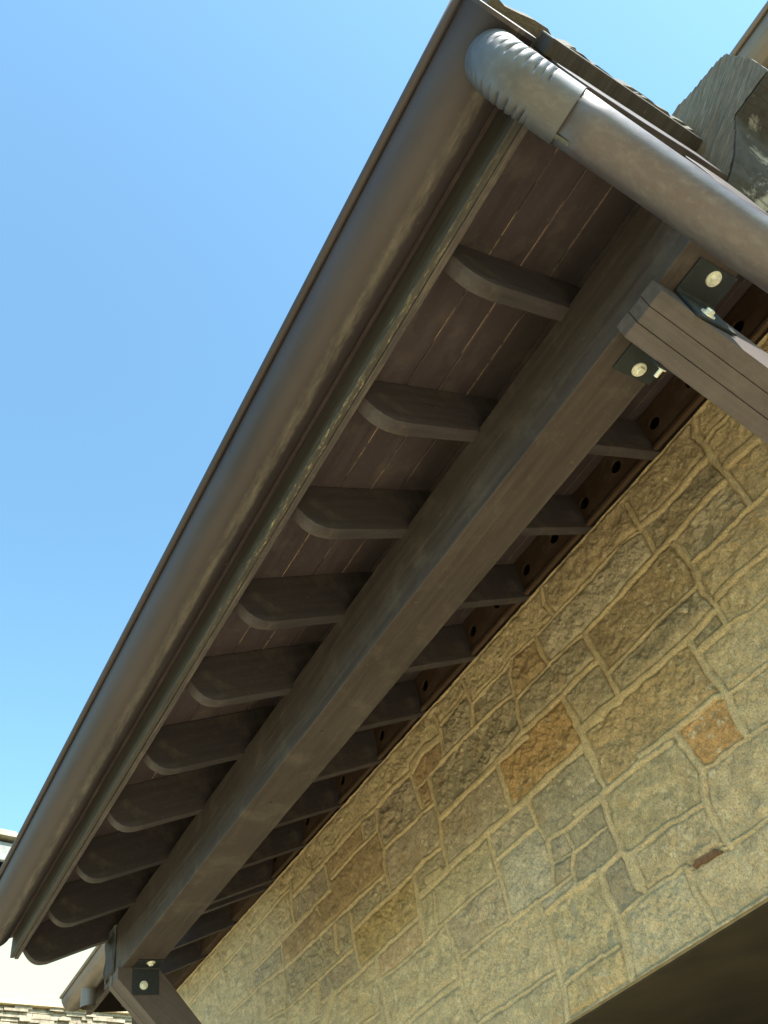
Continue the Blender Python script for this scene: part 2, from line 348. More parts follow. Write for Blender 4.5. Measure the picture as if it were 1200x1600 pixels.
SPOTS = [(825, 1060, (.28, .215, .12)), (852, 1162, (.36, .235, .10)), (1108, 1130, (.46, .26, .09)), (1180, 1092, (.35, .25, .13)),
         (1025, 1105, (.33, .265, .155)), (735, 1368, (.36, .27, .11)), (600, 1455, (.34, .275, .13)), (650, 1525, (.36, .265, .10)),
         (378, 1545, (.42, .28, .14)), (485, 1508, (.29, .30, .235)), (628, 1470, (.38, .30, .20)), (548, 1325, (.27, .215, .13)),
         (665, 1195, (.28, .20, .12)), (665, 1245, (.26, .19, .11)), (555, 1575, (.40, .33, .22)), (955, 1518, (.40, .34, .19)),
         (1138, 1018, (.40, .36, .235)), (1020, 1260, (.36, .335, .22)), (1150, 1300, (.38, .345, .23)), (1035, 1450, (.40, .37, .25)),
         (1150, 1390, (.38, .35, .23)), (900, 1410, (.35, .325, .21)), (820, 1490, (.38, .345, .22)), (1040, 1370, (.34, .31, .2)),
         (770, 1510, (.46, .42, .28)), (870, 1475, (.44, .42, .28)), (955, 1440, (.43, .40, .26)), (1100, 1290, (.42, .39, .25)), (1170, 1230, (.44, .40, .27)), (1120, 1420, (.45, .42, .29)), (1010, 1500, (.47, .45, .32)), (830, 1580, (.42, .38, .26)), (1150, 1000, (.44, .40, .27)), (700, 1560, (.42, .39, .26)), (1040, 1340, (.40, .36, .24)),  # extra paler tints, mostly for stones low on the wall
         (665, 1400, (.36, .345, .24)), (880, 940, (.27, .24, .165)), (960, 790, (.28, .25, .175)), (1040, 920, (.27, .235, .155))]
def stone_sheet(ys, zs, seglist, seed, color_spots=()):
    Y, Z = np.meshgrid(ys, zs, indexing='ij')
    def field(Y, Z):
        Yw = Y + (fbm(Y, Z, 16, 3, 11 + seed) - .5) * .011; Zw = Z + (fbm(Y, Z, 16, 3, 41 + seed) - .5) * .010
        d = np.full(Y.shape, 0.2); t = np.full(Y.shape, 9.0); hwf = np.full(Y.shape, .008)
        ya = Y[:, 0]; za = Z[0]
        for (y0, z0, y1, z1, hw) in seglist:
            R = .12
            i0, i1 = np.searchsorted(ya, [min(y0, y1) - R, max(y0, y1) + R]); j0, j1 = np.searchsorted(za, [min(z0, z1) - R, max(z0, z1) + R])
            if i1 <= i0 or j1 <= j0: continue
            y = Yw[i0:i1, j0:j1]; z = Zw[i0:i1, j0:j1]
            dy, dz = y1 - y0, z1 - z0; u = np.clip(((y - y0) * dy + (z - z0) * dz) / (dy * dy + dz * dz + 1e-12), 0, 1)
            dist = np.hypot(y - y0 - u * dy, z - z0 - u * dz)
            dd = dist - hw
            sub = d[i0:i1, j0:j1]; ms = dd < sub
            sub[ms] = dd[ms]; t[i0:i1, j0:j1][ms] = (dist / hw)[ms]; hwf[i0:i1, j0:j1][ms] = hw
        return d, t, hwf
    d, t, hwf = field(Y, Z)
    # stones = connected regions of a coarse grid
    cy = np.arange(ys[0], ys[-1], .008); cz = np.arange(zs[0], zs[-1], .008)
    CY, CZ = np.meshgrid(cy, cz, indexing='ij'); cd, _, _ = field(CY, CZ); mk = cd > 0.001
    lab = np.where(mk, np.arange(1, mk.size + 1).reshape(mk.shape), 0)
    for it in range(2500):
        n = lab.copy()
        n[1:] = np.maximum(n[1:], lab[:-1]); n[:-1] = np.maximum(n[:-1], lab[1:]); n[:, 1:] = np.maximum(n[:, 1:], lab[:, :-1]); n[:, :-1] = np.maximum(n[:, :-1], lab[:, 1:])
        n[~mk] = 0
        if (n == lab).all(): break
        lab = n
    for it in range(5):
        n = lab.copy()
        for sl_a, sl_b in (((slice(1, None),), (slice(None, -1),)), ((slice(None, -1),), (slice(1, None),)), ((slice(None), slice(1, None)), (slice(None), slice(None, -1))), ((slice(None), slice(None, -1)), (slice(None), slice(1, None)))):
            src = lab[sl_b]; dst = n[sl_a]; m0 = dst == 0; dst[m0] = src[m0]
        lab = n
    ii = np.clip(((Y - ys[0]) / .008).round().astype(int), 0, lab.shape[0] - 1); jj = np.clip(((Z - zs[0]) / .008).round().astype(int), 0, lab.shape[1] - 1)
    L = lab[ii, jj]
    ids, inv = np.unique(L, return_inverse=True); inv = inv.reshape(L.shape)
    r = np.random.RandomState(seed + 5); n = len(ids)
    pal = np.array([[.415, .345, .24], [.37, .31, .21], [.455, .38, .265], [.40, .338, .225], [.43, .345, .225], [.47, .405, .285], [.38, .32, .215]])
    col = pal[r.randint(0, len(pal), n)] * r.uniform(.92, 1.08, (n, 1))
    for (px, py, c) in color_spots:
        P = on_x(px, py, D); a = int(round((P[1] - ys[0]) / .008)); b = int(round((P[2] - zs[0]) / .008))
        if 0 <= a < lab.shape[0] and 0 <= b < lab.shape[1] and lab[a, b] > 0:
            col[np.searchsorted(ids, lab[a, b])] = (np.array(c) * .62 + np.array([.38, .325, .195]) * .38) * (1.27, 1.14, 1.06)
    amp = r.uniform(.6, 1.35, n)[inv]; lift = r.uniform(.002, .013, n)[inv]; tiltA = r.uniform(-.05, .05, n)[inv]
    # rock-faced relief
    n1 = fbm(Y, Z, 14, 3, 71 + seed); n2 = fbm(Y + inv * 1.7, Z, 38, 4, 91 + seed, .6); n3 = 1 - np.abs(fbm(Y * 1.0 + inv, Z, 55, 4, 131 + seed, .6) * 2 - 1)
    n4 = fbm(Y, Z, 75, 3, 151 + seed, .75)
    rock = amp * ((n1 - .5) * .020 + (n2 - .5) * .012 + (n3 - .75) * .003 + (n4 - .5) * .0105)
    fa = fbm(Y + inv * 3.1, Z + inv * 1.3, 9, 2, 171 + seed) * 2.6; fc = np.abs(2 * (fa - np.floor(fa)) - 1); fb = fbm(Y + inv, Z, 26, 2, 181 + seed) * 4.0; fd = np.abs(2 * (fb - np.floor(fb)) - 1)
    rock = rock + amp * ((fc - .5) * .006 + (fd - .5) * .002)
    sh = 1 - np.exp(-np.maximum(d, 0) / .006)
    stone_h = .001 + sh * (lift + rock)
    tt = np.clip(t, 0, 1)
    mort_h = .0065 + (1 - tt ** 4) * np.minimum(hwf * .35, .004) + (fbm(Y, Z, 22, 2, 7 + seed) - .5) * .007 + (n4 - .5) * .0012
    k = np.clip((d + .0015) / .003, 0, 1)
    H = mort_h * (1 - k) + stone_h * k
    H -= np.exp(-(np.abs(d) / .0032) ** 2) * .0052 * (fbm(Y, Z, 30, 2, 3) > .38)
    # colour of stone and mortar
    base = col[inv]
    mot = fbm(Y, Z, 24, 4, 201 + seed)[..., None]; mot2 = fbm(Y, Z, 6, 3, 231 + seed)[..., None]
    base = base * (.76 + .48 * mot)
    rust = np.clip((fbm(Y, Z, 11, 4, 261 + seed)[..., None] - .60) * 6, 0, 1) * .30
    base = base * (1 - rust) + np.array([.42, .28, .13]) * rust
    lime = np.clip((fbm(Y, Z, 60, 3, 301 + seed)[..., None] - .66) * 9, 0, 1) * np.clip((mot2 - .42) * 5, 0, 1) * .75
    base = base * np.array([1.0, 1.0, 1.04]) * (1 - lime) + np.array([.66, .58, .42]) * lime
    mc = np.array([.54, .43, .265]) * (.86 + .3 * mot)
    kk = np.clip((d + .001) / .003, 0, 1)[..., None]
    c3 = mc * (1 - kk) + base * kk
    return Y, Z, H, c3
def sheet_mesh(name, Y, Z, H, col, X, mat, parent, base, keep=None):
    ny, nz = Y.shape; V = np.stack([X - H - base[0], Y - base[1], Z - base[2]], -1).reshape(-1, 3).astype(np.float32)
    idx = np.arange(ny * nz).reshape(ny, nz)
    F = np.stack([idx[:-1, :-1], idx[:-1, 1:], idx[1:, 1:], idx[1:, :-1]], -1).reshape(-1, 4)
    if keep is not None:
        cyz = keep(Y, Z); ok = (cyz[:-1, :-1] & cyz[1:, :-1] & cyz[:-1, 1:] & cyz[1:, 1:]).reshape(-1); F = F[ok]
    me = bpy.data.meshes.new(name); me.vertices.add(len(V)); me.vertices.foreach_set('co', V.ravel())
    me.loops.add(F.size); me.loops.foreach_set('vertex_index', F.ravel().astype(np.int32))
    me.polygons.add(len(F)); me.polygons.foreach_set('loop_start', np.arange(0, F.size, 4, dtype=np.int32))
    me.polygons.foreach_set('use_smooth', np.ones(len(F), bool))
    me.update(calc_edges=True)
    ca = me.color_attributes.new('stone', 'FLOAT_COLOR', 'POINT')
    ca.data.foreach_set('color', np.concatenate([col.reshape(-1, 3), np.ones((ny * nz, 1))], 1).astype(np.float32).ravel())
    me.materials.append(mat); o = bpy.data.objects.new(name, me); COL.objects.link(o); o.parent = parent
    return o
sm = M('rock_faced_stone')
at = sm.n('ShaderNodeAttribute', attribute_name='stone')
f1 = sm.noise(sm.mapping((1, 1, 1)), 170, 6, 0.7)
f2 = sm.noise(sm.mapping((1, 1, 1)), 38, 5, 0.7)
c_ = sm.mix(1.0, at.outputs['Color'], sm.ramp(f1, [(0.3, 0.55), (0.5, 1.02), (0.7, 1.40)]), 'MULTIPLY')
c_ = sm.mix(1.0, c_, sm.ramp(f2, [(0.3, 0.86), (0.7, 1.14)]), 'MULTIPLY')
f3 = sm.noise(sm.mapping((1, 1, 1), loc=(2, 5, 1)), 105, 3, 0.6); f4 = sm.noise(sm.mapping((1, 1, 1), loc=(7, 1, 3)), 130, 3, 0.65)
f5 = sm.noise(sm.mapping((1, 1, 1), loc=(1, 8, 3)), 7, 3, 0.6)
c_ = sm.mix(sm.math('MULTIPLY', sm.math('MULTIPLY', sm.ramp(f3, [(.64, 0.0), (.70, 1.0)]), sm.ramp(f5, [(.42, 0.15), (.6, 1.0)])), .75), c_, (.68, .62, .47))
c_ = sm.mix(sm.math('MULTIPLY', sm.ramp(f4, [(.33, 1.0), (.39, 0.0)]), .55), c_, (.12, .095, .06))
sm.bump(sm.math('ADD', f1, sm.math('MULTIPLY', sm.noise(sm.mapping((1, 1, 1)), 420, 3, .7), .6)), 1.0, 0.0065)
STONE = sm.out(c_, 0.92, spec=0.25)
yl = [-1.2]
while yl[-1] < 6.6:
    y = yl[-1]; yl.append(y + (.012 if y < .2 else .0038 if y < 2.6 else .0052 if y < 4.2 else .009))
ys = np.array(yl); zs = np.arange(ZL, ZT + .002, .004)
WB = (D, 2.6, -1.65)
wall = thing('stone_wall', 'rough buff and grey stone wall with raised mortar joints under the eave', 'wall', WB)
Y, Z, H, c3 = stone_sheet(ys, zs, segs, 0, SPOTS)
sheet_mesh('stone_face', Y, Z, H, c3, D, STONE, wall, WB)
seg_keep = segs; segs = []
courses(2.62, 6.6, -1.65, ZL - .01, 9); segs.append((0, ZL - .001, 9, ZL - .001, .008)); segs.append((2.62, -2, 2.62, 2, .008))
Y, Z, H, c3 = stone_sheet(np.arange(2.62, 6.6, .013), np.arange(-1.65, ZL + .008, .013), segs, 50)
sheet_mesh('stone_pier_face', Y, Z, H, c3, D, STONE, wall, WB)
bm = bmesh.new(); add_box(bm, D + .004, D + .30, -1.2, 6.55, ZL - .002, ZT + .02)
bm_obj('wall_core', bm, simple('wall_core_stone', (.26, .23, .16), .9), wall, WB)
bm = bmesh.new(); add_box(bm, D + .0035, D + .28, 2.625, 6.54, -1.65, ZL - .006)
bm_obj('pier_core', bm, simple('pier_core_stone', (.26, .23, .16), .9), wall, WB)
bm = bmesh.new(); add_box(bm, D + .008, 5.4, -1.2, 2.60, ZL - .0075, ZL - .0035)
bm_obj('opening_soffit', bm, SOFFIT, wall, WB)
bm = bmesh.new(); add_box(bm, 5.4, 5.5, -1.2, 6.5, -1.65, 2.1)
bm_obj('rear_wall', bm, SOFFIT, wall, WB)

SH = [on_x(a, b, D - .013) for a, b in [(1082, 1352), (1088, 1343), (1102, 1337), (1116, 1326), (1124, 1329), (1127, 1333), (1115, 1339), (1104, 1347), (1092, 1350), (1085, 1357)]]
n_ = len(SH)
mesh_obj('brown_sliver', [tuple(p) for p in SH] + [(p[0] + .02, p[1], p[2]) for p in SH], [tuple(range(n_))] + [(i, (i + 1) % n_, n_ + (i + 1) % n_, n_ + i) for i in range(n_)], simple('brown_sliver_mat', (.13, .065, .03), .8, 0, 60, .4), wall, WB)  # thin brown piece laid over the mortar in one joint
# ------------------------------------------------------------------ roof structure
S = 0.372; C0 = 0.598 * D
R = lambda x, off=0.0: C0 + S * x + off
RD = 0.190
ordn = ['nearest', 'second', 'third', 'fourth', 'fifth', 'sixth', 'seventh', 'eighth', 'ninth', 'tenth', 'eleventh']
YK = [.475, .893, 1.288, 1.70, 2.11, 2.53, 2.95, 3.37, 3.79, 4.19]
tail = [(.823, .150), (.825, .128), (.830, .110), (.839, .090), (.849, .072), (.860, .055), (.872, .040), (.886, .026), (.903, .014), (.922, .006), (.948, 0.0)]
rl = ['nearest rafter, its curved tail just below the downspout elbow', 'second rafter from the downspout, round-nosed tail',
      'third rafter from the downspout, pale curved underside', 'fourth rafter counting away from the downspout',
      'fifth rafter counting away from the downspout', 'sixth rafter, fifth from the far end of the eave',
      'seventh rafter, fourth from the far end of the eave', 'eighth rafter, third from the far end of the eave',
      'ninth rafter, next to last before the far gable end', 'end rafter at the far gable, its round nose against the pale wall']
tl = np.array(tail); tu = np.linspace(0, len(tl) - 1, 41)
def cat(u):
    i = min(int(u), len(tl) - 2); f = u - i; g_ = lambda j: tl[min(max(j, 0), len(tl) - 1)]
    p0, p1, p2, p3 = g_(i - 1), g_(i), g_(i + 1), g_(i + 2)
    return .5 * (2 * p1 + (p2 - p0) * f + (2 * p0 - 5 * p1 + 4 * p2 - p3) * f * f + (3 * p1 - p0 - 3 * p2 + p3) * f ** 3)
tail = [tuple(cat(u)) for u in tu]
for k, y in enumerate([0.045] + YK):
    bm = bmesh.new()
    tj = 1 + random.uniform(-.10, .08); dj = random.uniform(-.0015, .0015)
    prof = [(x, R(x, o * tj + dj)) for x, o in tail] + [(2.6, R(2.6)), (2.6, R(2.6, RD - .001)), (.823, R(.823, RD - .001))]
    if k == 0: prof = [(x + .0, z) for x, z in prof]
    add_prism(bm, prof, y, y + .042)
    nm = 'rafter'
    b = (.82, y + .02, R(.82))
    o = bm_obj(nm, bm, W_RAFT, None, b, bevel=.003, warp=.0010)
    o.rotation_euler = (random.uniform(-.004, .004), 0, random.uniform(-.004, .004))
    lab = 'dark rafter at the rake edge, mostly hidden above the downspout' if k == 0 else rl[k - 1]
    tag(o, lab, 'rafter', 'dark stained rafters under the roof')
# inner rafters that carry on past the gable end between beam and wall
for y, lab in ((4.315, 'short rafter close beside the end rafter, between beam and wall'),
               (4.78, 'short rafter above the far knee brace, first past the end rafter pair'), (5.26, 'short rafter above the far knee brace, last before the dark corner')):
    bm = bmesh.new(); add_prism(bm, [(1.70, R(1.70)), (2.6, R(2.6)), (2.6, R(2.6, RD - .002)), (1.70, R(1.70, RD - .002))], y, y + .042)
    o = bm_obj('rafter', bm, W_RAFT, None, (1.70, y, R(1.70)), bevel=.003)
    tag(o, lab, 'rafter', 'dark stained rafters under the roof')

# roof > soffit boards, backing, shingles, rake board, slab
RB = (0.8, 2.1, R(.8, RD))
roof = thing('roof', 'main roof with dark boarded soffit and thick rough shakes at its rake', 'roof', RB)
Y0, Y1 = 0.05, 4.262
bm = bmesh.new(); r_ = random.Random(4)
x = .760
while x < 2.7:
    xe = x + .12; gap = .0028; o0 = r_.uniform(-.0006, .0008); o1 = r_.uniform(-.0006, .0008)
    a = x + gap / 2; b = xe - gap / 2
    prof = [(a + .003, R(a + .003, RD + o0)), (b - .003, R(b - .003, RD + o1)), (b, R(b, RD + .003)), (b, R(b, RD + .016)), (a, R(a, RD + .016)), (a, R(a, RD + .003))]
    add_prism(bm, prof, Y0, Y1); x = xe
deck = bm_obj('soffit_boards', bm, W_DECK, roof, RB)
bm = bmesh.new(); add_prism(bm, [(1.74, R(1.74, RD)), (2.7, R(2.7, RD)), (2.7, R(2.7, RD + .03)), (1.74, R(1.74, RD + .03))], Y1 + .004, 5.9); bm_obj('inner_soffit', bm, W_DECK, roof, RB)
m = M('bare_wood_tongues')
v = m.mapping((3, 1.6, 3)); nn = m.noise(v, 2.2, 5, .6)
sh = m.ramp(nn, [(.47, 0.0), (.53, 1.0)])
sep = m.n('ShaderNodeSeparateXYZ'); m.l(m.tc.outputs['Object'], sep.inputs[0])
xm = m.ramp(m.math('MULTIPLY', sep.outputs[0], 1.0), [(.13, .15), (.18, 1.0), (.50, 1.0), (.52, 0.0)])
fine = m.ramp(m.noise(m.mapping((60, 25, 60)), 2, 4, .7), [(.36, 0.0), (.46, 1.0)])
TNG = m.out(m.mix(m.math('MULTIPLY', m.math('MULTIPLY', sh, xm), fine), (.02, .015, .013), (.58, .40, .28)), .8)
bm = bmesh.new(); add_prism(bm, [(.762, R(.762, RD + .0045)), (2.68, R(2.68, RD + .0045)), (2.68, R(2.68, RD + .010)), (.762, R(.762, RD + .010))], Y0 + .004, Y1 - .004)
bm_obj('board_tongues', bm, TNG, roof, RB)
bm = bmesh.new(); add_prism(bm, [(.764, R(.764, RD + .017)), (6.0, R(6.0, RD + .017)), (6.0, R(6.0, RD + .045)), (.764, R(.764, RD + .045))], Y0 + .002, Y1 - .002)
bm_obj('roof_sheathing', bm, DARK, roof, RB)
# shakes: rough tapered courses
m = M('rough_shakes')
f1 = m.noise(m.mapping((14, 60, 30)), 3, 7, .75); f2 = m.noise(m.mapping((1, 1, 1)), 9, 4, .6)
cc = m.ramp(f2, [(.3, (.075, .070, .060)), (.7, (.16, .145, .12))]); cc = m.mix(1.0, cc, m.ramp(f1, [(.3, .6), (.7, 1.35)]), 'MULTIPLY')
m.bump(f1, .9, .006); SHK = m.out(cc, .9)
bm = bmesh.new(); rs = random.Random(12)
xc = .655; ci = 0
while xc < 5.6:
    ln = .30; y = Y0 - .035; up = .046 + .000
    first = True
    while y < Y1 + .04:
        wd = rs.uniform(.12, .26)
        if y + wd > Y1 + .03: wd = Y1 + .05 - y
        x0 = xc + rs.uniform(-.012, .012); th = rs.uniform(.036, .050); xe = x0 + ln * 1.9
        bot = RD + .048; top0 = bot + th
        nx = 14 if first else 3; ny = 3 if first else 2
        jit = .009 if first else .003
        rowsB = []; rowsT = []
        for i in range(nx + 1):
            u = i / nx; xx = x0 + (xe - x0) * u; rb = []; rt = []
            for j in range(ny + 1):
                yy = y + (wd - .006) * j / ny + (rs.uniform(-.010, .006) if first and j == 0 else 0)
                # each shake lies on the one below
                lift0 = bot + (.020 + .022) * (1 - u) * 1.0
                zb = R(xx, lift0 - .016); zt = R(xx, lift0 + th * (1 - .75 * u)) + rs.uniform(-jit, jit)
                rb.append(bm.verts.new((xx, yy, zb))); rt.append(bm.verts.new((xx, yy, zt)))
            rowsB.append(rb); rowsT.append(rt)
        for i in range(nx):
            for j in range(ny):
                bm.faces.new([rowsT[i][j], rowsT[i + 1][j], rowsT[i + 1][j + 1], rowsT[i][j + 1]])
                bm.faces.new([rowsB[i][j], rowsB[i][j + 1], rowsB[i + 1][j + 1], rowsB[i + 1][j]])
            bm.faces.new([rowsB[i][0], rowsB[i + 1][0], rowsT[i + 1][0], rowsT[i][0]])
            bm.faces.new([rowsB[i][ny], rowsT[i][ny], rowsT[i + 1][ny], rowsB[i + 1][ny]])
        for j in range(ny):
            bm.faces.new([rowsB[0][j], rowsT[0][j], rowsT[0][j + 1], rowsB[0][j + 1]])
            bm.faces.new([rowsB[nx][j], rowsB[nx][j + 1], rowsT[nx][j + 1], rowsT[nx][j]])
        y += wd; first = False
    xc += ln * .62; ci += 1
bm_obj('shakes', bm, SHK, roof, RB)
bm = bmesh.new(); add_prism(bm, [(.80, R(.80, .165)), (1.41, R(1.41, .165)), (1.41, R(1.41, .232)), (.80, R(.80, .232))], .012, .047)
bm_obj('rake_board', bm, W_FASC, roof, RB, bevel=.003)

# ledger: vented blocking between rafters, each board a thing
def hole_plate(bm, x0, x1, y0, y1, z0, z1, holes, rad, n=28):
    """plate in the YZ plane with round holes; the plate is split into one cell for each hole"""
    cuts = [y0] + [(holes[i][0] + holes[i + 1][0]) / 2 for i in range(len(holes) - 1)] + [y1]
    for ci, (hy, hz) in enumerate(holes):
        a, b = cuts[ci], cuts[ci + 1]
        angs = sorted(set([2 * math.pi * k / n for k in range(n)] + [math.atan2(z - hz, yy - hy) % (2 * math.pi) for yy in (a, b) for z in (z0, z1)]))
        for X, flip in ((x0, False), (x1, True)):
            ci_, co = [], []
            for t in angs:
                c, s = math.cos(t), math.sin(t)
                k = min([((b - hy) / c if c > 1e-9 else 1e9), ((a - hy) / c if c < -1e-9 else 1e9), ((z1 - hz) / s if s > 1e-9 else 1e9), ((z0 - hz) / s if s < -1e-9 else 1e9)])
                ci_.append(bm.verts.new((X, hy + rad * c, hz + rad * s))); co.append(bm.verts.new((X, hy + k * c, hz + k * s)))
            for i in range(len(angs)):
                j = (i + 1) % len(angs); bm.faces.new([ci_[i], ci_[j], co[j], co[i]])
            if not flip: inner = ci_; outer = co
            else:
                for i in range(len(angs)):
                    j = (i + 1) % len(angs)
                    bm.faces.new([inner[i], ci_[i], ci_[j], inner[j]]); bm.faces.new([outer[i], outer[j], co[j], co[i]])
ym = [0.045] + YK
for k in range(len(ym) - 1):
    a = ym[k] + .043; b = ym[k + 1] - .001
    bm = bmesh.new(); hs = [(ym[k] + .165, 2.203), (min(ym[k] + .362, b - .03), 2.203)] if b - a > .3 else [((a + b) / 2, 2.203)]
    hole_plate(bm, 2.140, 2.149, a, b, 2.104, R(2.140, RD - .004), hs, .026)
    o = bm_obj('vent_board', bm, W_BLOCK, None, (2.13, (a + b) / 2, 2.104))
    lab = ['vent board beside the near knee brace, with one hole showing', 'drilled brown vent board just below the near knee brace'] + \
          ['drilled brown vent board in the %s rafter bay past the near knee brace' % q for q in ordn[1:9]]
    tag(o, lab[k], 'vent board', 'drilled vent boards between the rafters')
bm = bmesh.new(); add_box(bm, 2.1500, 2.46, .0, 4.26, 2.104, 2.135)
o = bm_obj('wall_plate', bm, DARK, None, (2.3, 2.1, 2.125)); tag(o, 'dark timber plate lying on top of the stone wall', 'plate')
bm = bmesh.new(); add_box(bm, 2.124, 2.1392, .02, 4.23, 2.098, 2.113)
o = bm_obj('trim_strip', bm, W_BLOCK, None, (2.11, 2.1, 2.10), bevel=.002); tag(o, 'thin brown trim strip along the top edge of the stone wall', 'trim')
bm = bmesh.new(); add_box(bm, 2.44, 2.46, .0, 4.26, 2.138, 2.5)
o = bm_obj('attic_dark_board', bm, DARK, None, (2.45, 2.1, 2.138)); tag(o, 'added dark board standing in for attic darkness behind the vent holes', 'board')  # near-black board added so the vent holes read as attic darkness

# fascia
FB = (.785, 2.1, 1.680)
fas = thing('fascia_board', 'dark fascia board behind the gutter with lime stains on its lower edge', 'fascia', FB)
bm = bmesh.new(); add_box(bm, .785, .8035, Y0 + .0, 4.240, 1.680, 1.835); bm_obj('board', bm, W_FASC, fas, FB, bevel=.0025)
bm = bmesh.new(); add_box(bm, .8045, .822, Y0 + .0, 4.243, 1.676, 1.790); bm_obj('inner_strip', bm, W_LIGHT, fas, FB, bevel=.003, warp=.0008)

# beam
BB = (1.302, 2.1, 1.533)
bm = bmesh.new(); add_box(bm, 1.218, 1.386, .055, 4.22, 1.533, 1.768)
subdivide_long(bm, .3)
beam = bm_obj('eave_beam', bm, W_BEAM, None, BB, bevel=.0045, warp=.0012, wlen=.05)
tag(beam, 'big square dark timber beam carrying the rafters in front of the wall', 'beam')
bm = bmesh.new()
for q in range(7):
    y_ = 4.06 + .15 * q / 6; o_ = .0018 + .004 * abs(math.sin(q * 1.9))
    for z_ in (1.548, 1.60, 1.66, 1.72, 1.765): bm.verts.new((1.2165 - o_ * (1 + .8 * math.sin(z_ * 60 + q)), y_, z_ + .004 * math.sin(q * 2.2)))
bm.verts.ensure_lookup_table()
for q in range(6):
    for r__ in range(4): bm.faces.new([bm.verts[q * 5 + r__], bm.verts[q * 5 + r__ + 1], bm.verts[(q + 1) * 5 + r__ + 1], bm.verts[(q + 1) * 5 + r__]])
bmesh.ops.solidify(bm, geom=bm.faces[:], thickness=.0012)
fl = bm_obj('metal_flashing', bm, simple('dull_flashing', (.07, .075, .085), .5, .4, 30, .5), beam, BB, smooth=True)
# knots and plugs on the beam underside
KN = simple('knot_wood', (.05, .036, .026), .6)
for (px, py) in [(650, 940), (893, 722), (503, 1144), (423, 1255), (238, 1482)]:
    r = ray(px, py); p = r * 1.533 / r[2]
    V, F = tube([(p[0], p[1], 1.5335), (p[0], p[1], 1.5318)], .0065, 14)
    o = mesh_obj('knot', V, F, KN, beam, BB, False)

# knee braces
def knee_brace(y0, label, sx=1.2, slope=1.0):
    n = 3; wd = .0425; base = (1.3, y0 + 1.5 * wd, 1.2)
    t = thing('knee_brace', label, 'brace', base, 'triple board knee braces')
    ang = math.atan(slope); dp = .102 / math.cos(ang)
    cut = .048
    zt = 1.5325; xw = D - .03
    x0 = sx; zc = zt - cut
    xe = xw; ze = zc - slope * (xe - x0)
    # outline in XZ: under the beam, down the front, along the brace to the wall
    x1 = x0 + (dp + cut) / slope
    for i in range(n):
        bm = bmesh.new()
        o_ = (.0, .002, .0)[i]
        prof = [(x0 + o_, zt), (x0 + o_, zc), (xe, ze - o_), (xe, ze + dp), (x1, zt)]
        add_prism(bm, prof, y0 + i * wd + .0006, y0 + (i + 1) * wd - .0006)
        bm_obj('board', bm, W_BRACE, t, base, bevel=.0022, warp=.0006)
    for side in (-1, 1):
        yf = y0 if side < 0 else y0 + n * wd
        th = .006; xa, xb = 1.265, 1.388
        bm = bmesh.new()
        # leg on the beam underside and leg down the face of the brace, with a small bend radius
        Lh = .088; Lv = .118
        prof = []
        for q in range(5):
            a = math.pi / 2 * q / 4; prof.append((yf + side * (.010 - .010 * math.sin(a)), 1.5325 - .010 + .010 * math.cos(a) * 1.0))
        # outer outline (touching beam and brace), then inner outline
        outl = [(yf + side * Lh, 1.5315), (yf + side * .0005, 1.5315), (yf + side * .0005, 1.5315 - Lv), (yf + side * (.0005 + th), 1.5315 - Lv),
                (yf + side * (.0005 + th), 1.5315 - th - .006), (yf + side * (.0025 + th), 1.5315 - th - .0018), (yf + side * (.0065 + th), 1.5315 - th), (yf + side * Lh, 1.5315 - th)]
        add_prism(bm, outl, xa, xb, 'x')
        br = bm_obj('angle_bracket', bm, STEEL, t, base, bevel=.0012)
        # bolt through the beam leg, washer and hex head
        def bolt(p, d, head=True, stud=0):
            d = np.array(d, float); p = np.array(p, float)
            V, F = tube([p, p + d * .0030], [.0190, .0180], 28); wsh = mesh_obj('washer', V, F, ZINC, br, base)
            V, F = tube([p + d * .003, p + d * .0036, p + d * .0110, p + d * .0125], [.0098, .0112, .0112, .0095], 6); mesh_obj('bolt_head', V, F, ZINC, br, base)
            if stud:
                V, F = tube([p + d * .011, p + d * (.011 + stud)], .0055, 12); mesh_obj('bolt_shank', V, F, ZINC, br, base)
        bolt((1.330, yf + side * .064, 1.5315 - th), (0, 0, -1))
        bolt((1.318, yf + side * (.0005 + th), 1.440 + .012), (0, side, 0), stud=.022 if side > 0 else 0)
    return t
knee_brace(.281, 'near knee brace of three boards, square end at right below the downspout', 1.2, .86)
knee_brace(3.955, 'far knee brace of three boards at the lower left end of the beam', 1.2, 1.05)

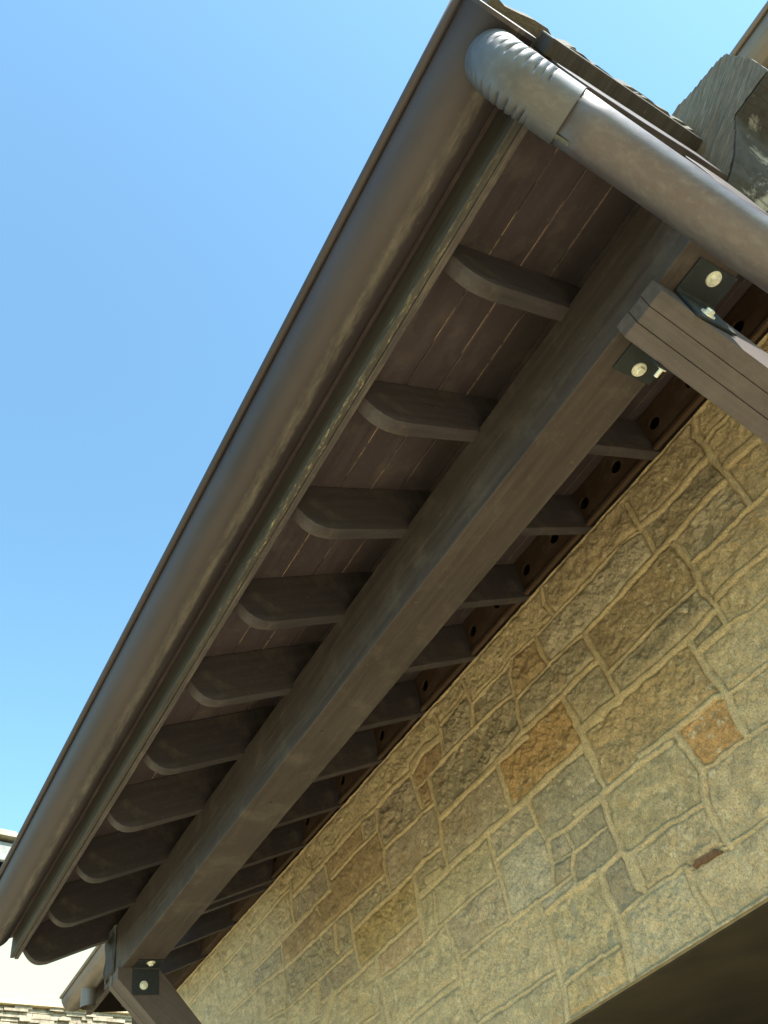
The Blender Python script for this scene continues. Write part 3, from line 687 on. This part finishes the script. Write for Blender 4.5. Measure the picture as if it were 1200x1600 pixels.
# ------------------------------------------------------------------ gutters
def gutter(label, xc, zc, r, y0, y1, mat, outlet=None, group='half round metal gutters'):
    base = (xc, (y0 + y1) / 2, zc)
    t = thing('gutter', label, 'gutter', base, group)
    n = 40; th = .0022; ysn = max(2, int((y1 - y0) / .25)); V = []; F = []
    prof = [(xc + r * math.cos(a), zc - r * math.sin(a)) for a in [math.pi * k / n for k in range(n + 1)]]
    prof = [(xc + r, zc + .022)] + prof + [(xc - r + .0005, zc + .006)]
    inn = [(xc + r - th, zc + .022)] + [(xc + (r - th) * math.cos(a), zc - (r - th) * math.sin(a)) for a in [math.pi * k / n for k in range(n + 1)]] + [(xc - r + th, zc + .006)]
    ring = prof + inn[::-1]; k = len(ring)
    for i in range(ysn + 1):
        y = y0 + (y1 - y0) * i / ysn
        for (x, z) in ring: V.append((x, y, z))
    for i in range(ysn):
        for j in range(k):
            j2 = (j + 1) % k; F.append((i * k + j, i * k + j2, (i + 1) * k + j2, (i + 1) * k + j))
    F.append(tuple(range(k))); F.append(tuple(ysn * k + j for j in range(k))[::-1])
    mesh_obj('trough', V, F, mat, t, base, True)
    V, F = tube([(xc - r - .0085, y, zc + .006) for y in np.linspace(y0, y1, ysn + 1)], .0105, 18)
    mesh_obj('rolled_lip', V, F, mat, t, base, True)
    for yc in (y0, y1):
        bm = bmesh.new()
        pr = [(xc + (r + .0025) * math.cos(a), zc - (r + .0025) * math.sin(a)) for a in [math.pi * q / 30 for q in range(31)]] + [(xc - r - .0025, zc + .004), (xc + r + .0025, zc + .020)]
        add_prism(bm, pr, yc - .005, yc + .004); bm_obj('end_cap', bm, mat, t, base, bevel=.001)
    if outlet:
        oy, orad, ol = outlet
        V, F = tube([(xc, oy, zc - r + .012), (xc, oy, zc - r - ol)], orad, 28, False); mesh_obj('outlet', V, F, mat, t, base, True)
    return t
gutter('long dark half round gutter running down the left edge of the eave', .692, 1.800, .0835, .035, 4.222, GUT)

# downspout with crimped elbow
PX, PY = .695, .104
Rb = .100; z_s = 1.716; turn = math.radians(59.5)
DSB = (PX, PY, 1.70)
ds = thing('downspout', 'round grey metal downspout with a crimped elbow slanting towards the wall', 'downspout', DSB)
def elbow_mesh():
    NS, NT = 260, 96; V = []; F = []
    pre = .016; arc = Rb * turn; post = .092; tot = pre + arc + post
    cx, cz = PX + Rb, z_s - pre
    for i in range(NS + 1):
        s = tot * i / NS
        if s < pre: c = np.array([PX, PY, z_s - s]); a = 0.0
        elif s < pre + arc:
            a = (s - pre) / Rb; c = np.array([cx - Rb * math.cos(a), PY, cz - Rb * math.sin(a)])
        else:
            a = turn; e = s - pre - arc
            c = np.array([cx - Rb * math.cos(a), PY, cz - Rb * math.sin(a)]) + e * np.array([math.sin(a), 0, -math.cos(a)])
        outv = np.array([-math.cos(a), 0, -math.sin(a)]); side = np.array([0, -1.0, 0])
        r0 = .0575
        e0 = pre * .6; e1 = pre + arc + .030
        for j in range(NT):
            th = 2 * math.pi * j / NT
            dv = math.cos(th) * outv + math.sin(th) * side
            awy = abs(((th + math.pi) % (2 * math.pi)) - math.pi)      # 0 at the outside of the bend
            wgt = min(1, max(0, (awy - .38) / .45)); wgt = wgt * wgt * (3 - 2 * wgt)
            r = r0 + .0015 * math.cos(th)
            if e0 < s < e1:
                nC = 9.0; ph = (s - e0) / (e1 - e0) * nC + .18 * math.sin(th * 2) + .25 * (awy - 1.5) ; k = int(ph // 1)
                f = ph - math.floor(ph)
                prof = (f / .86) ** 3.2 if f < .86 else max(0, 1 - (f - .86) / .10)
                prof = min(prof, 1.0)
                dep = .0058 + .0016 * math.sin(k * 2.3 + (1 if math.sin(th) > 0 else 4))
                r -= dep * wgt * prof
            V.append(c + r * dv)
    for i in range(NS):
        for j in range(NT):
            j2 = (j + 1) % NT; F.append((i * NT + j, (i + 1) * NT + j, (i + 1) * NT + j2, i * NT + j2))
    aend = turn; cend = c
    # closing annulus of the sleeve end
    k0 = len(V)
    for j in range(NT):
        th = 2 * math.pi * j / NT; V.append(cend + .0545 * (math.cos(th) * outv + math.sin(th) * side))
    for j in range(NT):
        j2 = (j + 1) % NT; F.append((NS * NT + j, k0 + j, k0 + j2, NS * NT + j2))
    return V, F, cend, np.array([math.sin(turn), 0, -math.cos(turn)])
V, F, cend, dirn = elbow_mesh()
mesh_obj('elbow', V, F, ELB, ds, DSB, True)
Lp = (2.02 - cend[0]) / dirn[0]
path = [cend - dirn * .03 + dirn * (Lp + .03) * q / 16 for q in range(17)]
pe = path[-1]
a0 = math.pi / 2 - turn
arcp = []
for q in range(1, 13):
    a = turn * (1 - q / 12.0)
    arcp.append(pe + np.array([Rb * 1.1 * (math.cos(a) - math.cos(turn)), 0, -Rb * 1.1 * (math.sin(turn) - math.sin(a))]))
pth = path + arcp + [arcp[-1] + np.array([0, 0, -.3]), np.array([arcp[-1][0], PY, -1.6])]
V, F = tube(pth, .0548, 48); mesh_obj('pipe', V, F, PIPE, ds, DSB, True)
# seam tab with solder smear where elbow meets pipe
bm = bmesh.new()
SOLD = simple('solder_smear', (.20, .21, .19), .55, .4, 80, .35, .5, .001)
for (th0, th1, l0, l1) in ((.60, .80, -.004, .030),):
    outv = np.array([-math.cos(turn), 0, -math.sin(turn)]); sd_ = np.array([0, 1.0, 0]); vs = []
    for a_ in np.linspace(th0, th1, 8):
        for l_ in (l0, l1): vs.append(bm.verts.new(tuple(cend + dirn * l_ + (.0556 + (.0025 if l_ < 0 else 0)) * (math.cos(a_) * outv + math.sin(a_) * sd_))))
    for i in range(7): bm.faces.new([vs[2 * i], vs[2 * i + 1], vs[2 * i + 3], vs[2 * i + 2]])
ext = bmesh.ops.solidify(bm, geom=bm.faces[:], thickness=.0008)
bm_obj('solder_seam', bm, SOLD, ds, DSB, smooth=False)

# ------------------------------------------------------------------ rough timber end at the upper right
m = M('weathered_rough_timber')
v = m.mapping((1, 6, 95), (math.radians(30), 0, 0)); g1 = m.noise(v, 3.2, 8, .78, .4); g2 = m.noise(m.mapping((1, 1, 1)), 14, 5, .7)
col = m.ramp(g1, [(.32, (.05, .045, .038)), (.5, (.19, .165, .125)), (.68, (.44, .40, .33))])
col = m.mix(m.math('MULTIPLY', g2, .5), col, (.15, .11, .07)); m.bump(g1, 1.0, .010); ROUGH = m.out(col, .85)
m = M('painted_end_grain')
p1 = m.noise(m.mapping((1, 1, 1)), 7, 6, .7, .8); p2 = m.noise(m.mapping((1, 1, 1)), 30, 5, .7)
col = m.ramp(p2, [(.35, (.022, .025, .028)), (.7, (.045, .048, .054))])
col = m.mix(m.ramp(p1, [(.53, 0.0), (.62, .85)]), col, (.34, .36, .37))
wv = m.n('ShaderNodeTexWave', wave_type='RINGS', rings_direction='X'); wv.inputs['Scale'].default_value = 14; wv.inputs['Distortion'].default_value = 6
m.l(m.mapping((1, 1, 1)), wv.inputs['Vector']); col = m.mix(m.math('MULTIPLY', m.ramp(wv.outputs['Fac'], [(.0, 1.0), (.12, 0.0)]), .6), col, (.02, .018, .016))
m.bump(p2, .7, .004); ENDG = m.out(col, .75)
TB = (1.58, .05, 1.95)
tb = thing('timber_end', 'weathered rough-sawn timber end with dark painted face at the upper right', 'timber', TB)
prof = [(-.150, 2.16), (-.175, 2.15), (-.190, 2.045), (-.185, 1.953), (-.072, 1.953), (-.040, 1.905), (-.003, 1.858), (.030, 1.828), (.082, 1.798), (.16, 1.80), (.16, 2.20), (-.02, 2.19)]
bm = bmesh.new(); add_prism(bm, prof, 1.420, 1.90, 'x'); bmesh.ops.recalc_face_normals(bm, faces=bm.faces)
me = None
o = bm_obj('timber_body', bm, ENDG, tb, TB, bevel=.004)
bm = bmesh.new(); rr = random.Random(5)
# sawn side: a thin ragged grid 3 mm proud of the body
ny_, nz_ = 60, 60
poly = prof
def inside(y, z):
    c = False; n = len(poly); j = n - 1
    for i in range(n):
        yi, zi = poly[i]; yj, zj = poly[j]
        if (zi > z) != (zj > z) and y < (yj - yi) * (z - zi) / (zj - zi) + yi: c = not c
        j = i
    return c
bm.free()
Yg, Zg = np.meshgrid(np.linspace(-.195, .165, 90), np.linspace(1.79, 2.21, 100), indexing='ij')
u_ = Yg * math.cos(math.radians(-30)) + Zg * math.sin(math.radians(-30)) ; v_ = -Yg * math.sin(math.radians(-30)) + Zg * math.cos(math.radians(-30))
Hh = (fbm(u_ * 1.2, v_ * 9, 9, 4, 401) - .5) * .007 + .004
ins = np.array([[inside(a, b) for a, b in zip(ra, rb)] for ra, rb in zip(Yg, Zg)])
sheet_mesh('sawn_side', Yg, Zg, Hh, np.ones(Yg.shape + (3,)), 1.420, ROUGH, tb, TB, keep=lambda Y_, Z_: ins)

# upper eave at the far upper right: gutter and roof
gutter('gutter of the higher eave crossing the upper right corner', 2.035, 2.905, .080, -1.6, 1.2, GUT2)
UB = (3.0, -.2, 2.9)
ur = thing('roof', 'dark underside of the higher eave behind the rough timber end', 'roof', UB)
bm = bmesh.new(); add_prism(bm, [(2.125, 2.80), (4.2, 3.50), (4.2, 3.62), (2.125, 2.955)], -1.6, 1.2); bm_obj('soffit', bm, W_DECK, ur, UB)
bm = bmesh.new(); add_box(bm, 2.118, 2.124, -1.6, 1.2, 2.78, 2.94); bm_obj('fascia', bm, W_FASC, ur, UB)

# ------------------------------------------------------------------ next wing at the lower left
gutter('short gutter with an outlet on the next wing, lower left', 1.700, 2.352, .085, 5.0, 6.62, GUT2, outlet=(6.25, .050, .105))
NB = (2.4, 5.8, 2.3)
nr = thing('roof', 'dark eave of the next wing behind the far end of the beam', 'roof', NB)
bm = bmesh.new(); add_box(bm, 1.792, 1.83, 4.6, 6.62, 2.24, 2.40); bm_obj('fascia', bm, W_BEAM, nr, NB, bevel=.003)
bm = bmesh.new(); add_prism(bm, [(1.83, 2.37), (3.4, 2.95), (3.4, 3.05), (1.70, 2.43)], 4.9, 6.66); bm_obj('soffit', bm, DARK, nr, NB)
bm = bmesh.new(); add_prism(bm, [(1.72, 2.44), (3.4, 3.06), (3.4, 3.12), (1.70, 2.475)], 4.85, 6.72); bm_obj('shakes', bm, SHK, nr, NB)

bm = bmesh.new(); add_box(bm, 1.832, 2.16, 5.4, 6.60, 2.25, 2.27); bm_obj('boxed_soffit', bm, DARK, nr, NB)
bm = bmesh.new(); add_box(bm, 2.12, 2.46, 4.275, 6.60, 2.112, 2.28); bm_obj('frieze', bm, W_BLOCK, nr, NB)
# far sunlit building
dd = np.array([0.9679, 0.2515, 0]); nn_ = np.array([0.2515, -0.9679, 0])
P0 = np.array([0.1783, 0.984, 0]) * 12.0
def FB_(u, v, z): q = P0 + dd * u + nn_ * v; return (q[0], q[1], z)
def fbox(bm, u0, u1, v0, v1, z0, z1):
    vs = [bm.verts.new(FB_(u, v, z)) for z in (z0, z1) for (u, v) in ((u0, v0), (u1, v0), (u1, v1), (u0, v1))]
    for f in [(0, 3, 2, 1), (4, 5, 6, 7), (0, 1, 5, 4), (1, 2, 6, 5), (2, 3, 7, 6), (3, 0, 4, 7)]: bm.faces.new([vs[i] for i in f])
HB = FB_(0, 0, -1.65)
hb = thing('building', 'sunlit cream building with stacked stone base seen under the far end of the eave', 'building', HB)
bm = bmesh.new(); fbox(bm, -5, 6, -4, 0, 4.19, 5.95); bm_obj('stucco_wall', bm, STUCCO, hb, HB)
bm = bmesh.new(); fbox(bm, -5, 6, -3.9, .03, 4.19, 4.265); bm_obj('trim_band', bm, STUCCO, hb, HB, bevel=.005)
bm = bmesh.new(); fbox(bm, -5, 6, -3.9, .07, 4.135, 4.18); bm_obj('stone_cap', bm, simple('stone_cap_mat', (.55, .44, .28), .8), hb, HB, bevel=.008)
LG = simple('stacked_ledge_stone', (.27, .225, .16), .9, 0, 9, .5, .8, .02)
bm = bmesh.new(); z = 4.13; rr = random.Random(8)
while z > 1.2:
    h = rr.uniform(.028, .055); u = -1.5 + rr.uniform(-.2, 0)
    while u < 2.0:
        wd = rr.uniform(.12, .4); fbox(bm, u, u + wd - .006, -.06, rr.uniform(-.02, .045), z - h + .004, z); u += wd
    z -= h
bm_obj('ledge_stone', bm, LG, hb, HB)
bm = bmesh.new(); fbox(bm, -5, 6, -3.9, -.062, -1.65, 4.13); bm_obj('base_wall', bm, simple('base_wall_mat', (.25, .21, .15), .9), hb, HB)
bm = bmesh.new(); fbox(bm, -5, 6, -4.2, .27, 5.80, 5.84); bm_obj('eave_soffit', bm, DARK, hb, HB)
bm = bmesh.new(); fbox(bm, -5, 6, .275, .33, 5.75, 6.0); bm_obj('eave_fascia', bm, GREYP, hb, HB, bevel=.01)
TIL = simple('weathered_shake', (.30, .27, .20), .85, 0, 14, .3, .8, .01)
bm = bmesh.new(); ul = -5.0; rr = random.Random(2)
while ul < 6:
    wd = rr.uniform(.35, .6); off = rr.uniform(-.03, .03)
    for c in range(4):
        fbox(bm, ul, ul + wd - .012, -.6 - c * .05, .41 - c * .07 + rr.uniform(-.01, .01), 6.025 + c * .052 + off, 6.07 + c * .052 + off)
    ul += wd
bm_obj('roof_shakes', bm, TIL, hb, HB)
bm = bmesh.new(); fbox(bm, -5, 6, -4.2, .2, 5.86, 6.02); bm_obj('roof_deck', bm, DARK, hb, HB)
